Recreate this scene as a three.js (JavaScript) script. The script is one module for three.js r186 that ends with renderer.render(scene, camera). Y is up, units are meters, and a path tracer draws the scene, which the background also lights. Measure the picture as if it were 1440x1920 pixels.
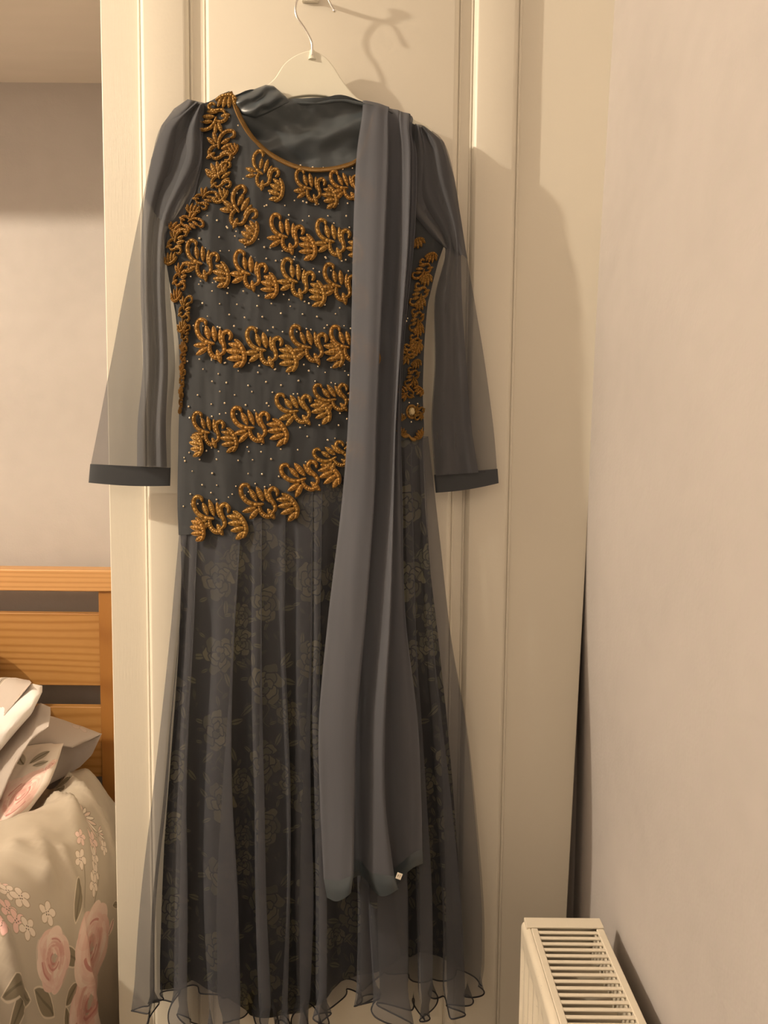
import * as THREE from 'three';
import { mergeGeometries, toCreasedNormals } from 'three/addons/utils/BufferGeometryUtils.js';
import { RoundedBoxGeometry } from 'three/addons/geometries/RoundedBoxGeometry.js';
import { ImprovedNoise } from 'three/addons/math/ImprovedNoise.js';
import { RectAreaLightUniformsLib } from 'three/addons/lights/RectAreaLightUniformsLib.js';

// ------------------------------------------------------------------ camera, lights, exposure
RectAreaLightUniformsLib.init();
const scene = new THREE.Scene();
scene.background = new THREE.Color(0, 0, 0);
const FPX = 1442;                                   // focal length in photo pixels
const camera = new THREE.PerspectiveCamera(2 * Math.atan(960 / FPX) * 180 / Math.PI, 0.75, 0.05, 20);
camera.position.set(0, 1.4, 1.25);
camera.rotation.order = 'XYZ';
camera.rotation.set(-4.6 * Math.PI / 180, 0, 0.01);
camera.updateMatrixWorld(true);
scene.add(camera);

const LAMP = new THREE.Vector3(-2.25, 2.66, 0.82);   // unseen lamp out of view at left, placed to throw the dress shadows
const LAMP_COLOR = new THREE.Color().setRGB(1, 0.84, 0.645);
const LAMP_CD = 40;
const LAMP2 = new THREE.Vector3(-0.9, 2.55, 3.1);   // soft fill lamp added behind the camera
const FILL_LAMP_CD = 3;

const renderer = new THREE.WebGLRenderer();
renderer.toneMapping = THREE.LinearToneMapping;
renderer.toneMappingExposure = 0.42;
renderer.shadowMap.enabled = true;

// ------------------------------------------------------------------ helpers
const V = (x, y, z) => new THREE.Vector3(x, y, z);
let seed = 12345;
const rnd = () => { seed = (seed * 1664525 + 1013904223) >>> 0; return seed / 4294967296; };
const rr = (a, b) => a + (b - a) * rnd();
const clamp = (v, a = 0, b = 1) => Math.min(b, Math.max(a, v));
const mix = (a, b, t) => a + (b - a) * t;
const sst = (a, b, v) => { const t = clamp((v - a) / (b - a)); return t * t * (3 - 2 * t); };
const PN = new ImprovedNoise();
const noise = (x, y, z = 0.37) => PN.noise(x + 31.7, y + 17.3, z + 5.1);
const fbm = (x, y, z = 0) => noise(x, y, z) + 0.5 * noise(2.1 * x, 2.1 * y, z + 7) + 0.25 * noise(4.3 * x, 4.3 * y, z + 13);

function rayDir(px, py) { return V((px - 720) / FPX, (960 - py) / FPX, -1).applyQuaternion(camera.quaternion); }
function PT(px, py, z) { const d = rayDir(px, py), t = (z - camera.position.z) / d.z; return camera.position.clone().addScaledVector(d, t); }
function project(p) { const q = p.clone().applyMatrix4(camera.matrixWorldInverse); return [720 - FPX * q.x / q.z, 960 + FPX * q.y / q.z]; }

const taken = {};
function numbered(name) { const n = taken[name] = (taken[name] ?? -1) + 1; return n ? `${name}_${String(n).padStart(3, '0')}` : name; }
function mesh(name, geo, mat, parent = scene, label) {
  const m = new THREE.Mesh(geo, mat);
  m.name = parent === scene ? numbered(name) : name; m.castShadow = m.receiveShadow = true;
  if (label) m.userData.label = label;
  parent.add(m); return m;
}
function thing(name, label, category, pos = V(0, 0, 0), group) {
  const g = new THREE.Group(); g.name = numbered(name); g.position.copy(pos); g.userData = { label, category };
  if (group) g.userData.group = group;
  scene.add(g); return g;
}
function struct(name, geo, mat, label, category) {
  const m = mesh(name, geo, mat); m.userData = { kind: 'structure', label, category }; return m;
}
function box(x0, x1, y0, y1, z0, z1) { const g = new THREE.BoxGeometry(x1 - x0, y1 - y0, z1 - z0); g.translate((x0 + x1) / 2, (y0 + y1) / 2, (z0 + z1) / 2); return g; }
function rbox(x0, x1, y0, y1, z0, z1, r = 0.003, s = 2) { const g = new RoundedBoxGeometry(x1 - x0, y1 - y0, z1 - z0, s, r); g.translate((x0 + x1) / 2, (y0 + y1) / 2, (z0 + z1) / 2); return g; }
function planarUV(g, fx = p => p.x, fy = p => p.y) {
  const p = g.attributes.position, uv = new Float32Array(p.count * 2), v = V();
  for (let i = 0; i < p.count; i++) { v.fromBufferAttribute(p, i); uv[2 * i] = fx(v); uv[2 * i + 1] = fy(v); }
  g.setAttribute('uv', new THREE.BufferAttribute(uv, 2)); return g;
}
// rows: array of arrays of Vector3 (all alike long) -> grid surface
function grid(rows, uvOf) {
  const R = rows.length, C = rows[0].length, pos = new Float32Array(R * C * 3), uv = new Float32Array(R * C * 2), idx = [];
  for (let i = 0; i < R; i++) for (let j = 0; j < C; j++) {
    const k = i * C + j, p = rows[i][j];
    pos.set([p.x, p.y, p.z], 3 * k);
    const w = uvOf ? uvOf(i, j, p) : [p.x, p.y];
    uv.set(w, 2 * k);
    if (i + 1 < R && j + 1 < C) idx.push(k, k + C, k + 1, k + 1, k + C, k + C + 1);
  }
  const g = new THREE.BufferGeometry();
  g.setAttribute('position', new THREE.BufferAttribute(pos, 3));
  g.setAttribute('uv', new THREE.BufferAttribute(uv, 2));
  g.setIndex(idx); g.computeVertexNormals(); return g;
}
function cr(pts, t) {                                  // uniform Catmull-Rom through points of any class with lerp-able numbers
  const n = pts.length - 1, f = clamp(t) * n, i = Math.min(n - 1, Math.floor(f)), u = f - i;
  const a = pts[Math.max(0, i - 1)], b = pts[i], c = pts[i + 1], d = pts[Math.min(n, i + 2)];
  const h = (p, q, r, s) => 0.5 * (2 * q + (r - p) * u + (2 * p - 5 * q + 4 * r - s) * u * u + (3 * q - p - 3 * r + s) * u * u * u);
  if (Array.isArray(b)) return b.map((_, k) => h(a[k], b[k], c[k], d[k]));
  return V(h(a.x, b.x, c.x, d.x), h(a.y, b.y, c.y, d.y), h(a.z, b.z, c.z, d.z));
}
// keys: array of polylines of Vector3; surface through them
function keyed(keys, nv, sub, fine) {
  const cols = keys.map(k => Array.from({ length: nv + 1 }, (_, i) => cr(k, i / nv)));
  const rows = [];
  for (let i = 0; i <= nv; i++) {
    const line = cols.map(c => c[i]), n = (line.length - 1) * sub, row = [];
    for (let j = 0; j <= n; j++) { let p = cr(line, j / n); if (fine) p = fine(p, i / nv, j / n) || p; row.push(p); }
    rows.push(row);
  }
  return rows;
}
function coons(top, bot, left, right, nu, nv, fn) {      // px boundary polylines -> rows of px points -> fn(px,py,u,v)
  const rows = [], lin = (P, t) => { const n = P.length - 1, f = t * n, i = Math.min(n - 1, Math.floor(f)), u = f - i; return [mix(P[i][0], P[i + 1][0], u), mix(P[i][1], P[i + 1][1], u)]; };
  for (let j = 0; j <= nv; j++) {
    const v = j / nv, row = [];
    for (let i = 0; i <= nu; i++) {
      const u = i / nu, T = lin(top, u), B = lin(bot, u), L = lin(left, v), R = lin(right, v), q = [];
      for (const k of [0, 1]) q[k] = (1 - v) * T[k] + v * B[k] + (1 - u) * L[k] + u * R[k]
        - ((1 - u) * (1 - v) * top[0][k] + u * (1 - v) * top.at(-1)[k] + (1 - u) * v * bot[0][k] + u * v * bot.at(-1)[k]);
      row.push(fn(q[0], q[1], u, v));
    }
    rows.push(row);
  }
  return rows;
}
function tube(points, r, seg = 60, rad = 8, closed = false) { return new THREE.TubeGeometry(new THREE.CatmullRomCurve3(points, closed, 'centripetal'), seg, r, rad, closed); }
function resample(P, n) {                               // even arc-length samples of a px polyline, smoothed
  const Q = []; for (let i = 0; i <= 200; i++) Q.push(cr(P, i / 200));
  const L = [0]; for (let i = 1; i < Q.length; i++) L.push(L[i - 1] + Math.hypot(...Q[i].map((v, k) => v - Q[i - 1][k])));
  const out = []; let k = 0;
  for (let i = 0; i <= n; i++) { const s = L.at(-1) * i / n; while (k < 199 && L[k + 1] < s) k++; const t = clamp((s - L[k]) / (L[k + 1] - L[k] || 1)); out.push(Q[k].map((v, m) => mix(v, Q[k + 1][m], t))); }
  return out;
}

// ------------------------------------------------------------------ textures and materials
function canvasTex(w, h, draw, srgb = true) {
  const c = document.createElement('canvas'); c.width = w; c.height = h; draw(c.getContext('2d'), w, h);
  const t = new THREE.CanvasTexture(c); t.wrapS = t.wrapT = THREE.RepeatWrapping; t.magFilter = THREE.LinearFilter;
  if (srgb) t.colorSpace = THREE.SRGBColorSpace; return t;
}
function dataTex(n, fn, srgb = false) {
  const a = new Uint8Array(n * n * 4);
  for (let y = 0; y < n; y++) for (let x = 0; x < n; x++) { const c = fn(x / n, y / n, x, y); for (let k = 0; k < 3; k++) a[(y * n + x) * 4 + k] = clamp(c[k], 0, 255); a[(y * n + x) * 4 + 3] = 255; }
  const t = new THREE.DataTexture(a, n, n); t.wrapS = t.wrapT = THREE.RepeatWrapping; t.magFilter = THREE.LinearFilter;
  if (srgb) t.colorSpace = THREE.SRGBColorSpace; t.needsUpdate = true; return t;
}
const rep = (t, x, y = x) => { const c = t.clone(); c.repeat.set(x, y); c.needsUpdate = true; return c; };
const tn = (x, y, f, s) => {                            // tileable noise, -1..1 about
  const a = noise(x * f, y * f, s), b = noise((x - 1) * f, y * f, s), c = noise(x * f, (y - 1) * f, s), d = noise((x - 1) * f, (y - 1) * f, s);
  return mix(mix(a, b, x), mix(c, d, x), y);
};
const plasterBump = dataTex(512, (x, y) => { const v = 128 + 70 * tn(x, y, 9, 1) + 45 * tn(x, y, 34, 2) + 25 * tn(x, y, 110, 3); return [v, v, v]; });
const plasterTint = dataTex(256, (x, y) => { const v = 248 + 7 * tn(x, y, 5, 4) + 5 * tn(x, y, 23, 5); return [v, v - 0.5, v - 1]; }, true);
const std = (o) => new THREE.MeshPhysicalMaterial({ side: THREE.DoubleSide, ...o });
const lin = (r, g, b) => new THREE.Color().setRGB(r, g, b);
const M = {
  wall: std({ color: lin(0.50, 0.465, 0.445), roughness: 0.8, bumpMap: rep(plasterBump, 2.2), bumpScale: 0.0016, map: rep(plasterTint, 1.1) }),
  ceiling: std({ color: lin(0.72, 0.66, 0.60), roughness: 0.9, map: plasterTint }),
  floor: std({ color: lin(0.14, 0.12, 0.10), roughness: 0.9 }),
  paint: std({ color: lin(0.78, 0.735, 0.63), roughness: 0.42, bumpMap: rep(plasterBump, 6), bumpScale: 0.00025 }),
  radiator: std({ color: lin(0.80, 0.74, 0.62), roughness: 0.38, map: rep(dataTex(256, (x, y) => { const s = tn(x, y, 60, 8) > 0.42 ? 26 : 0, v = 247 + 8 * tn(x, y, 9, 9) - s; return [v, v - 2, v - 5]; }, true), 5) }),
  chrome: std({ color: lin(0.78, 0.76, 0.72), roughness: 0.18, metalness: 1 }),
  plastic: std({ color: lin(0.80, 0.78, 0.66), roughness: 0.35 }),
  net: std({ color: lin(0.027, 0.031, 0.036), roughness: 0.8, sheen: 0.28, sheenRoughness: 0.5, sheenColor: lin(0.25, 0.27, 0.31) }),
  satin: std({ color: lin(0.062, 0.075, 0.085), roughness: 0.36, sheen: 0.4, sheenRoughness: 0.4, sheenColor: lin(0.3, 0.34, 0.36) }),
  cuff: std({ color: lin(0.030, 0.035, 0.042), roughness: 0.5 }),
  cord: std({ color: lin(0.020, 0.020, 0.026), roughness: 0.6 }),
};
const weave = dataTex(256, (x, y) => { const v = 240 + 8 * tn(x, y, 40, 21) + 8 * tn(x, y, 9, 22); return [v, v, v]; });
const tulle = (op, c = [0.092, 0.098, 0.116]) => std({ color: lin(...c), roughness: 0.85, sheen: 0.35, sheenRoughness: 0.45, sheenColor: lin(0.30, 0.31, 0.36), transparent: true, opacity: op, alphaMap: rep(weave, 4, 1.2) });
M.tulleSleeve = tulle(0.40);
M.tulleFold = tulle(0.84, [0.070, 0.075, 0.088]);
M.tulleSkirt = tulle(0.52);
M.tulleBack = tulle(0.42);
M.tulleScarf = tulle(0.84, [0.108, 0.114, 0.134]);

// beaded gold work: amber tubes of beads inside a copper thread outline (u along the piece, v across)
const beadTex = canvasTex(256, 64, (g, w, h) => {
  g.fillStyle = '#9e7c42'; g.fillRect(0, 0, w, h);
  for (let i = 0; i < 16; i++) { g.fillStyle = ['#ac8844', '#987636', '#b59250', '#927234'][(i * 7) % 4]; g.fillRect(i * 16 + 1, 12, 14, 40); }
});
const beadBump = canvasTex(256, 64, (g, w, h) => {
  g.fillStyle = '#555'; g.fillRect(0, 0, w, h);
  for (let i = 0; i < 16; i++) { g.fillStyle = '#eee'; g.fillRect(i * 16 + 3, 14, 10, 36); }
  g.fillStyle = '#fff'; g.fillRect(0, 1, w, 6); g.fillRect(0, h - 7, w, 6);
}, false);
M.bead = [0xf2e8d4, 0xe2d4b8, 0xf4e2c4].map((c, i) => std({ color: c, map: beadTex, bumpMap: beadBump, bumpScale: 0.0010, roughness: 0.32 + 0.05 * i, metalness: 0.3 }));
M.beadBand = std({ color: 0xd0c4ac, map: rep(beadTex, 9, 1), bumpMap: rep(beadBump, 9, 1), bumpScale: 0.0011, roughness: 0.3, metalness: 0.4 });
M.stone = std({ color: lin(0.85, 0.72, 0.52), roughness: 0.12, metalness: 0.85 });
M.crystal = std({ color: lin(0.42, 0.33, 0.17), roughness: 0.10, metalness: 0.7, clearcoat: 1 });

// rose lace of the underskirt
function blob(g, cx, cy, rx, ry, a, wob, fill, stroke, lw) {
  g.beginPath(); const ph = rnd() * 9;
  for (let k = 0; k <= 26; k++) { const t = k / 26 * 6.2832, q = 1 + wob * Math.sin(t * 3 + ph) + wob * 0.7 * Math.sin(t * 5 + ph * 2), x = Math.cos(t) * rx * q, y = Math.sin(t) * ry * q, X = cx + x * Math.cos(a) - y * Math.sin(a), Y = cy + x * Math.sin(a) + y * Math.cos(a); k ? g.lineTo(X, Y) : g.moveTo(X, Y); }
  g.closePath(); g.fillStyle = fill; g.fill(); if (stroke) { g.lineWidth = lw; g.strokeStyle = stroke; g.stroke(); }
}
function laceRose(g, x, y, r, a) {
  const tone = ['#746f52', '#67634a', '#807a5a', '#5e5b45', '#767154'];
  for (const [n, d, q] of [[6, 0.66, 0.44], [4, 0.40, 0.36], [3, 0.20, 0.26]])
    for (let k = 0; k < n; k++) { const t = a + k * 6.2832 / n + rr(-0.25, 0.25) + d * 3; blob(g, x + Math.cos(t) * d * r, y + Math.sin(t) * d * r * 1.12, r * q * rr(0.85, 1.15), r * q * rr(0.6, 0.85), t + rr(0.7, 1.5), 0.09, tone[(k + n) % 5], '#26261f', r * 0.055); }
  blob(g, x, y, r * 0.13, r * 0.15, a, 0.1, '#3a392d', '#6b664c', r * 0.04);
}
function laceLeaf(g, x, y, l, a) {
  g.save(); g.translate(x, y); g.rotate(a); g.beginPath(); g.moveTo(0, 0); g.quadraticCurveTo(l * 0.5, -l * 0.34, l, 0); g.quadraticCurveTo(l * 0.5, l * 0.34, 0, 0);
  g.fillStyle = '#6c674b'; g.fill(); g.lineWidth = l * 0.05; g.strokeStyle = '#26271f'; g.beginPath(); g.moveTo(0, 0); g.lineTo(l, 0); g.stroke(); g.restore();
}
const laceTex = canvasTex(1024, 1024, (g, w, h) => {
  g.fillStyle = '#262724'; g.fillRect(0, 0, w, h);
  for (let i = 0; i < 150; i++) { g.globalAlpha = 0.5; laceLeaf(g, rnd() * w, rnd() * h, rr(24, 60), rnd() * 6.3); g.globalAlpha = 1; }
  for (let i = 0; i < 2500; i++) { g.fillStyle = rnd() < 0.5 ? '#252623' : '#31322f'; g.fillRect(rnd() * w, rnd() * h, 3, 7); }
  for (const ox of [0]) for (const oy of [0]) for (const [x, y, r, a] of [[130, 120, 88, 0], [390, 250, 96, 1], [640, 130, 86, 2], [880, 290, 92, 0.6], [120, 470, 92, 1.7], [380, 600, 88, 0.4], [650, 480, 94, 2.6], [885, 640, 86, 1.2], [140, 800, 90, 3], [390, 900, 84, 2.2], [640, 810, 92, 0.9], [885, 930, 76, 1.9], [260, 60, 62, 2.4], [510, 380, 64, 0.3], [250, 700, 62, 1.1], [520, 700, 60, 2.9], [770, 40, 52, 1.5], [770, 780, 58, 0.2], [260, 960, 54, 2], [770, 400, 58, 1]]) {
    for (let k = 0; k < 6; k++) { const t = a + k * 1.05 + rr(-0.3, 0.3), d = r * rr(0.8, 1.15); laceLeaf(g, x + Math.cos(t) * d, y + Math.sin(t) * d * 1.1, r * rr(0.5, 0.95), t + rr(-0.5, 0.9)); }
    laceRose(g, x + ox, y + oy, r, a);
    g.lineWidth = 5; g.strokeStyle = '#4f4c39'; g.beginPath(); g.moveTo(x + ox, y + oy + r * 0.9); g.bezierCurveTo(x + ox + 60, y + oy + r * 1.3, x + ox - 70, y + oy + r * 1.6, x + ox + 20, y + oy + r * 2); g.stroke();
  }
});
M.lace = std({ map: rep(laceTex, 3.3, 2.7), roughness: 0.42, metalness: 0.15 });

// pine of the headboard
function woodTex(base, dark, s, n = 15) {
  return dataTex(512, (x, y) => {
    const yy = y + 0.05 * tn(x, y, 2, s) + 0.012 * tn(x, y, 6, s + 1), k = 0.5 + 0.5 * Math.sin(2 * Math.PI * (yy * n + 1.1 * tn(x, y, 2, s + 2) + 0.5 * tn(0.5, y, 7, s + 5)));
    const t = clamp(0.12 + Math.pow(k, 3) * (0.42 + 0.4 * tn(x, y, 3, s + 6)) + 0.22 * tn(x, y, 3, s + 3) + 0.10 * tn(x * 1, y, 70, s + 4));
    return base.map((b, i) => mix(b, dark[i], t));
  }, true);
}
M.pine = std({ color: 0xeae6e0, map: rep(woodTex([194, 148, 88], [150, 100, 44], 41), 0.7, 3.4), roughness: 0.45 });
M.pineRail = std({ map: rep(woodTex([204, 158, 104], [158, 108, 56], 51), 0.8, 6), roughness: 0.42 });
M.pinePost = std({ map: rep(woodTex([160, 110, 52], [134, 86, 34], 61), 8, 0.5), roughness: 0.48 });

// ------------------------------------------------------------------ the room
const XL = -3.0, ZB = -0.65, ZF = 3.9, YC = 2.9;
struct('floor', box(XL - 0.1, 0.6, -0.1, 0, ZB - 0.1, ZF + 0.1), M.floor, 'brown carpeted bedroom floor below the bed', 'floor');
struct('ceiling', box(XL - 0.1, 0.6, YC, YC + 0.1, ZB - 0.1, ZF + 0.1), M.ceiling, 'off-white bedroom ceiling above the bed', 'ceiling');
struct('wall_back', planarUV(box(XL - 0.1, 0.6, 0, YC, ZB - 0.1, ZB)), M.wall, 'pale mushroom wall behind the pine headboard', 'wall');
struct('wall_left', box(XL - 0.1, XL, 0, YC, ZB, ZF), M.wall, 'pale mushroom wall across the room from radiator', 'wall');
struct('wall_front', box(XL, 0.6, 0, YC, ZF, ZF + 0.1), M.wall, 'pale mushroom wall facing the panelled door', 'wall');
{
  // old plaster on the right, slightly out of plumb
  const wx = y => cr([[0.356], [0.350], [0.347], [0.336], [0.341], [0.353], [0.358], [0.36]], clamp(y / 2.9))[0];
  const rows = [];
  for (let i = 0; i <= 40; i++) { const y = YC * i / 40, r = []; for (let j = 0; j <= 60; j++) { const z = mix(ZB, ZF, j / 60); r.push(V(wx(y) + 0.0012 * fbm(z * 3, y * 3), y, z)); } rows.push(r); }
  const front = grid(rows, (i, j, p) => [p.z, p.y]);
  const g = mergeGeometries([front, planarUV(box(0.40, 0.5, 0, YC, ZB, ZF), p => p.z)]);
  struct('wall_right', g, M.wall, 'pale mushroom wall behind the white radiator', 'wall');
}
// bulkhead over the bed head: its underside is the surface above the headboard wall
struct('trim_1', box(XL, 0.36, 2.261, YC, ZB, 0.0), M.ceiling, 'low painted bulkhead above the bed head', 'bulkhead');
// white joinery: left post, right filler board, cupboard side behind
const DL = -0.454, DA = -0.394, DB = 0.209;
struct('trim_2', rbox(DL, DA + 0.006, 0, 2.261, -0.036, -0.017, 0.002), M.paint, 'white frame post left of the panelled door', 'frame');
{
  const s = new THREE.Shape(); s.moveTo(DB - 0.01, 0); s.lineTo(0.308, 0); for (const [x, y] of [[0.3206, 0.59], [0.3295, 0.996], [0.3375, 1.354], [0.346, 1.528], [0.3578, 2.106], [0.359, 2.261]]) s.lineTo(x, y); s.lineTo(DB - 0.01, 2.261);
  const g = new THREE.ExtrudeGeometry(s, { depth: 0.018, bevelEnabled: true, bevelSize: 0.001, bevelThickness: 0.001, bevelSegments: 1 }); g.translate(0, 0, -0.035);
  struct('trim_3', g, M.paint, 'white filler board between panelled door and wall', 'frame');
}
struct('trim_4', box(DL, DL + 0.018, 0, 2.261, ZB, -0.036), M.paint, 'white cupboard side standing beside the headboard', 'cupboard side');
struct('added_trim_5', box(DB, 0.40, 0, 2.261, -0.2, -0.075), M.wall, 'added return behind the filler board brightening the gap', 'wall return');  // added block closing the cavity, bounces light into the dark gap
{ // the panelled door
  const d = new THREE.Group(); d.name = 'door_1'; d.position.set(0, 0, 0); scene.add(d);
  d.userData = { kind: 'structure', label: 'white panelled cupboard door carrying the dress', category: 'door' };
  const Y0 = 0.02, Y1 = 2.235;
  const prof = (P) => { const s = new THREE.Shape(P.map(([x, z]) => new THREE.Vector2(x, -z))); const g = new THREE.ExtrudeGeometry(s, { depth: Y1 - Y0, bevelEnabled: false, curveSegments: 4 }); g.rotateX(-Math.PI / 2); g.translate(0, Y0, 0); return toCreasedNormals(g, 0.5); };
  // x outward profile of a moulded edge, mirrored for the other side
  const edgeL = x => [[x, -0.017], [x, -0.0125], [x + 0.0028, -0.0085], [x + 0.0044, -0.0085], [x + 0.0047, -0.0115], [x + 0.0061, -0.0115], [x + 0.0065, -0.0068], [x + 0.009, -0.0025], [x + 0.012, -0.0005], [x + 0.014, 0]];
  const edgeR = x => edgeL(0).map(([a, z]) => [x - a, z]).reverse();
  mesh('stile', prof([...edgeL(DA), ...edgeR(-0.306)]), M.paint, d);
  mesh('stile', prof([...edgeL(0.127), ...edgeR(DB)]), M.paint, d);
  mesh('raised_panel', prof([...edgeL(-0.292), ...edgeR(0.116)]), M.paint, d);
  mesh('backing', box(DA + 0.002, DB - 0.002, Y0, Y1, -0.0168, -0.0105), M.paint, d);
  // small paint nicks and grain are left to the paint's own relief
}
// ------------------------------------------------------------------ unseen main lamp and added fill lamp (outside the frame)
{
  const L = thing('unseen_lamp', 'unseen small globe lamp lighting the dress from the left', 'lamp', LAMP);
  const glow = new THREE.MeshStandardMaterial({ color: 0xffffff, emissive: LAMP_COLOR, emissiveIntensity: 4 });
  mesh('globe', new THREE.SphereGeometry(0.045, 24, 16), glow, L);
  mesh('holder', new THREE.CylinderGeometry(0.02, 0.024, 0.05, 20).translate(0, 0.068, 0), M.plastic, L);
  mesh('flex', new THREE.CylinderGeometry(0.004, 0.004, YC - LAMP.y - 0.09, 8).translate(0, 0.09 + (YC - LAMP.y - 0.09) / 2, 0), M.plastic, L);
  const p = new THREE.PointLight(LAMP_COLOR, LAMP_CD, 0, 2); p.shadow.radius = 1.5; p.castShadow = true; L.add(p);
}
{
  const L = thing('added_fill_lamp', 'large glowing globe added behind the camera as fill', 'lamp', LAMP2);
  const fillGlow = new THREE.MeshStandardMaterial({ color: 0xffffff, emissive: LAMP_COLOR, emissiveIntensity: 1.5 });  // glowing globe added only to soften and fill the shadows
  mesh('fill_globe', new THREE.SphereGeometry(0.24, 32, 20), fillGlow, L);
  mesh('flex', new THREE.CylinderGeometry(0.004, 0.004, YC - LAMP2.y - 0.24, 8).translate(0, 0.24 + (YC - LAMP2.y - 0.24) / 2, 0), M.plastic, L);
  const p = new THREE.PointLight(LAMP_COLOR, FILL_LAMP_CD, 0, 2); p.shadow.radius = 12; p.castShadow = true; L.add(p);
}

// ------------------------------------------------------------------ radiator
{
  const R = thing('radiator', 'white panel radiator with slotted top grille on the right wall', 'radiator', V(0.266, 0, 0.5));
  const X0 = -0.0555, X1 = 0.0555, Z0 = 0.176 - 0.5, Z1 = 0.75, H = 0.72;
  // end cap: top plate with folded side cheeks
  mesh('end_cap', mergeGeometries([rbox(X0, X1, H - 0.002, H + 0.001, Z0, Z0 + 0.0225, 0.001), rbox(X0, X0 + 0.002, 0.14, H, Z0, Z0 + 0.0225, 0.0006), rbox(X1 - 0.002, X1, 0.14, H, Z0, Z0 + 0.0225, 0.0006), rbox(X0, X1, 0.14, H, Z0, Z0 + 0.002, 0.0006)]), M.radiator, R);
  mesh('grille_rim', mergeGeometries([rbox(X0 + 0.006, X0 + 0.0155, H - 0.010, H, Z0 + 0.0235, Z1, 0.0015), rbox(X1 - 0.0115, X1 - 0.001, H - 0.010, H, Z0 + 0.0235, Z1, 0.0015)]), M.radiator, R);
  const bar = new RoundedBoxGeometry(0.089, 0.0032, 0.0056, 2, 0.0015);
  for (let i = 0, z = Z0 + 0.031; z < Z1; z += 0.0126, i++) { const b = mesh('slat', bar, M.radiator, R); b.position.set(-0.0005 + 0.0025, H - 0.0022, z); }
  // fluted front panel with rounded shoulder
  const rows = [];
  for (let i = 0; i <= 60; i++) {
    const s = i / 60, y = s < 0.25 ? H - 0.006 * Math.cos(s / 0.25 * Math.PI / 2) ** 1 - (s / 0.25) * 0.004 : 0, row = [];
    for (let j = 0; j <= 300; j++) {
      const z = mix(Z0 + 0.003, Z1, j / 300);
      let yy, xx;
      if (i < 12) { const a = i / 12 * Math.PI / 2; xx = X0 + 0.0055 - 0.0095 * Math.sin(a); yy = H - 0.012 + 0.010 * Math.cos(a); }
      else { yy = mix(H - 0.012, 0.14, (i - 12) / 48); const ph = ((z - Z0) / 0.0333) % 1, fl = sst(0.12, 0.28, ph) - sst(0.72, 0.88, ph), dep = sst(0, 0.028, H - 0.03 - yy); xx = X0 - 0.004 + 0.007 * fl * dep; }
      row.push(V(xx, yy, z));
    }
    rows.push(row);
  }
  mesh('front_panel', grid(rows, (i, j, p) => [p.z, p.y]), M.radiator, R);
  mesh('back_panel', rbox(X1 - 0.012, X1 - 0.002, 0.14, H - 0.012, Z0 + 0.004, Z1, 0.003), M.radiator, R);
  const fin = []; for (let j = 0; j <= 200; j++) { const z = mix(Z0 + 0.05, Z1, j / 200), x = [-0.03, -0.03, 0.038, 0.038][j % 4]; fin.push([V(x, H - 0.03, z), V(x, 0.16, z)]); }
  mesh('convector_fin', grid(fin), M.radiator, R);
  mesh('valve_pipe', new THREE.CylinderGeometry(0.0075, 0.0075, 0.16, 12).translate(0, 0.08, Z0 + 0.06), M.chrome, R);
}

// ------------------------------------------------------------------ bed
const HZ = -0.562;                                       // front face of the headboard
const py2y = (py, z, px = 100) => PT(px, py, z).y;
{
  const yT = py2y(1067, HZ), yB = py2y(1107, HZ), s1 = py2y(1150, HZ), s2 = py2y(1285, HZ), s3 = py2y(1325, HZ), s4 = py2y(1456, HZ);
  const xr = PT(186, 1120, HZ).x, xe = xr + 0.042, xl = xr - 1.40;
  const B = thing('bed', 'pine bed with slatted headboard beside the white cupboard', 'bed', V((xl + xr) / 2, 0, HZ));
  const ox = -(xl + xr) / 2, T = (g) => { g.translate(ox, 0, -HZ); return planarUV(g, p => p.x + p.z * 0.6, p => p.y + p.z * 0.7); };
  mesh('top_rail', T(rbox(xl - 0.045, xe, yB, yT, HZ - 0.045, HZ + 0.012, 0.003)), M.pineRail, B);
  mesh('post', T(rbox(xr, xe, 0, yB, HZ - 0.042, HZ + 0.006, 0.002)), M.pinePost, B);
  mesh('post', T(rbox(xl - 0.045, xl, 0, yB, HZ - 0.042, HZ + 0.006, 0.002)), M.pinePost, B);
  mesh('slat', T(rbox(xl, xr, s2, s1, HZ - 0.022, HZ, 0.002)), M.pine, B);
  mesh('slat', T(rbox(xl, xr, s4, s3, HZ - 0.022, HZ, 0.002)), M.pine, B);
  mesh('side_rail', T(rbox(xr - 0.03, xr - 0.005, 0.22, 0.36, HZ, 1.4, 0.003)), M.pine, B);
  mesh('side_rail', T(rbox(xl + 0.005, xl + 0.03, 0.22, 0.36, HZ, 1.4, 0.003)), M.pine, B);
  mesh('mattress', T(rbox(xl + 0.03, xr - 0.035, 0.30, 0.52, HZ + 0.01, 1.38, 0.04, 4)), M.plastic, B);
}
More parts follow.
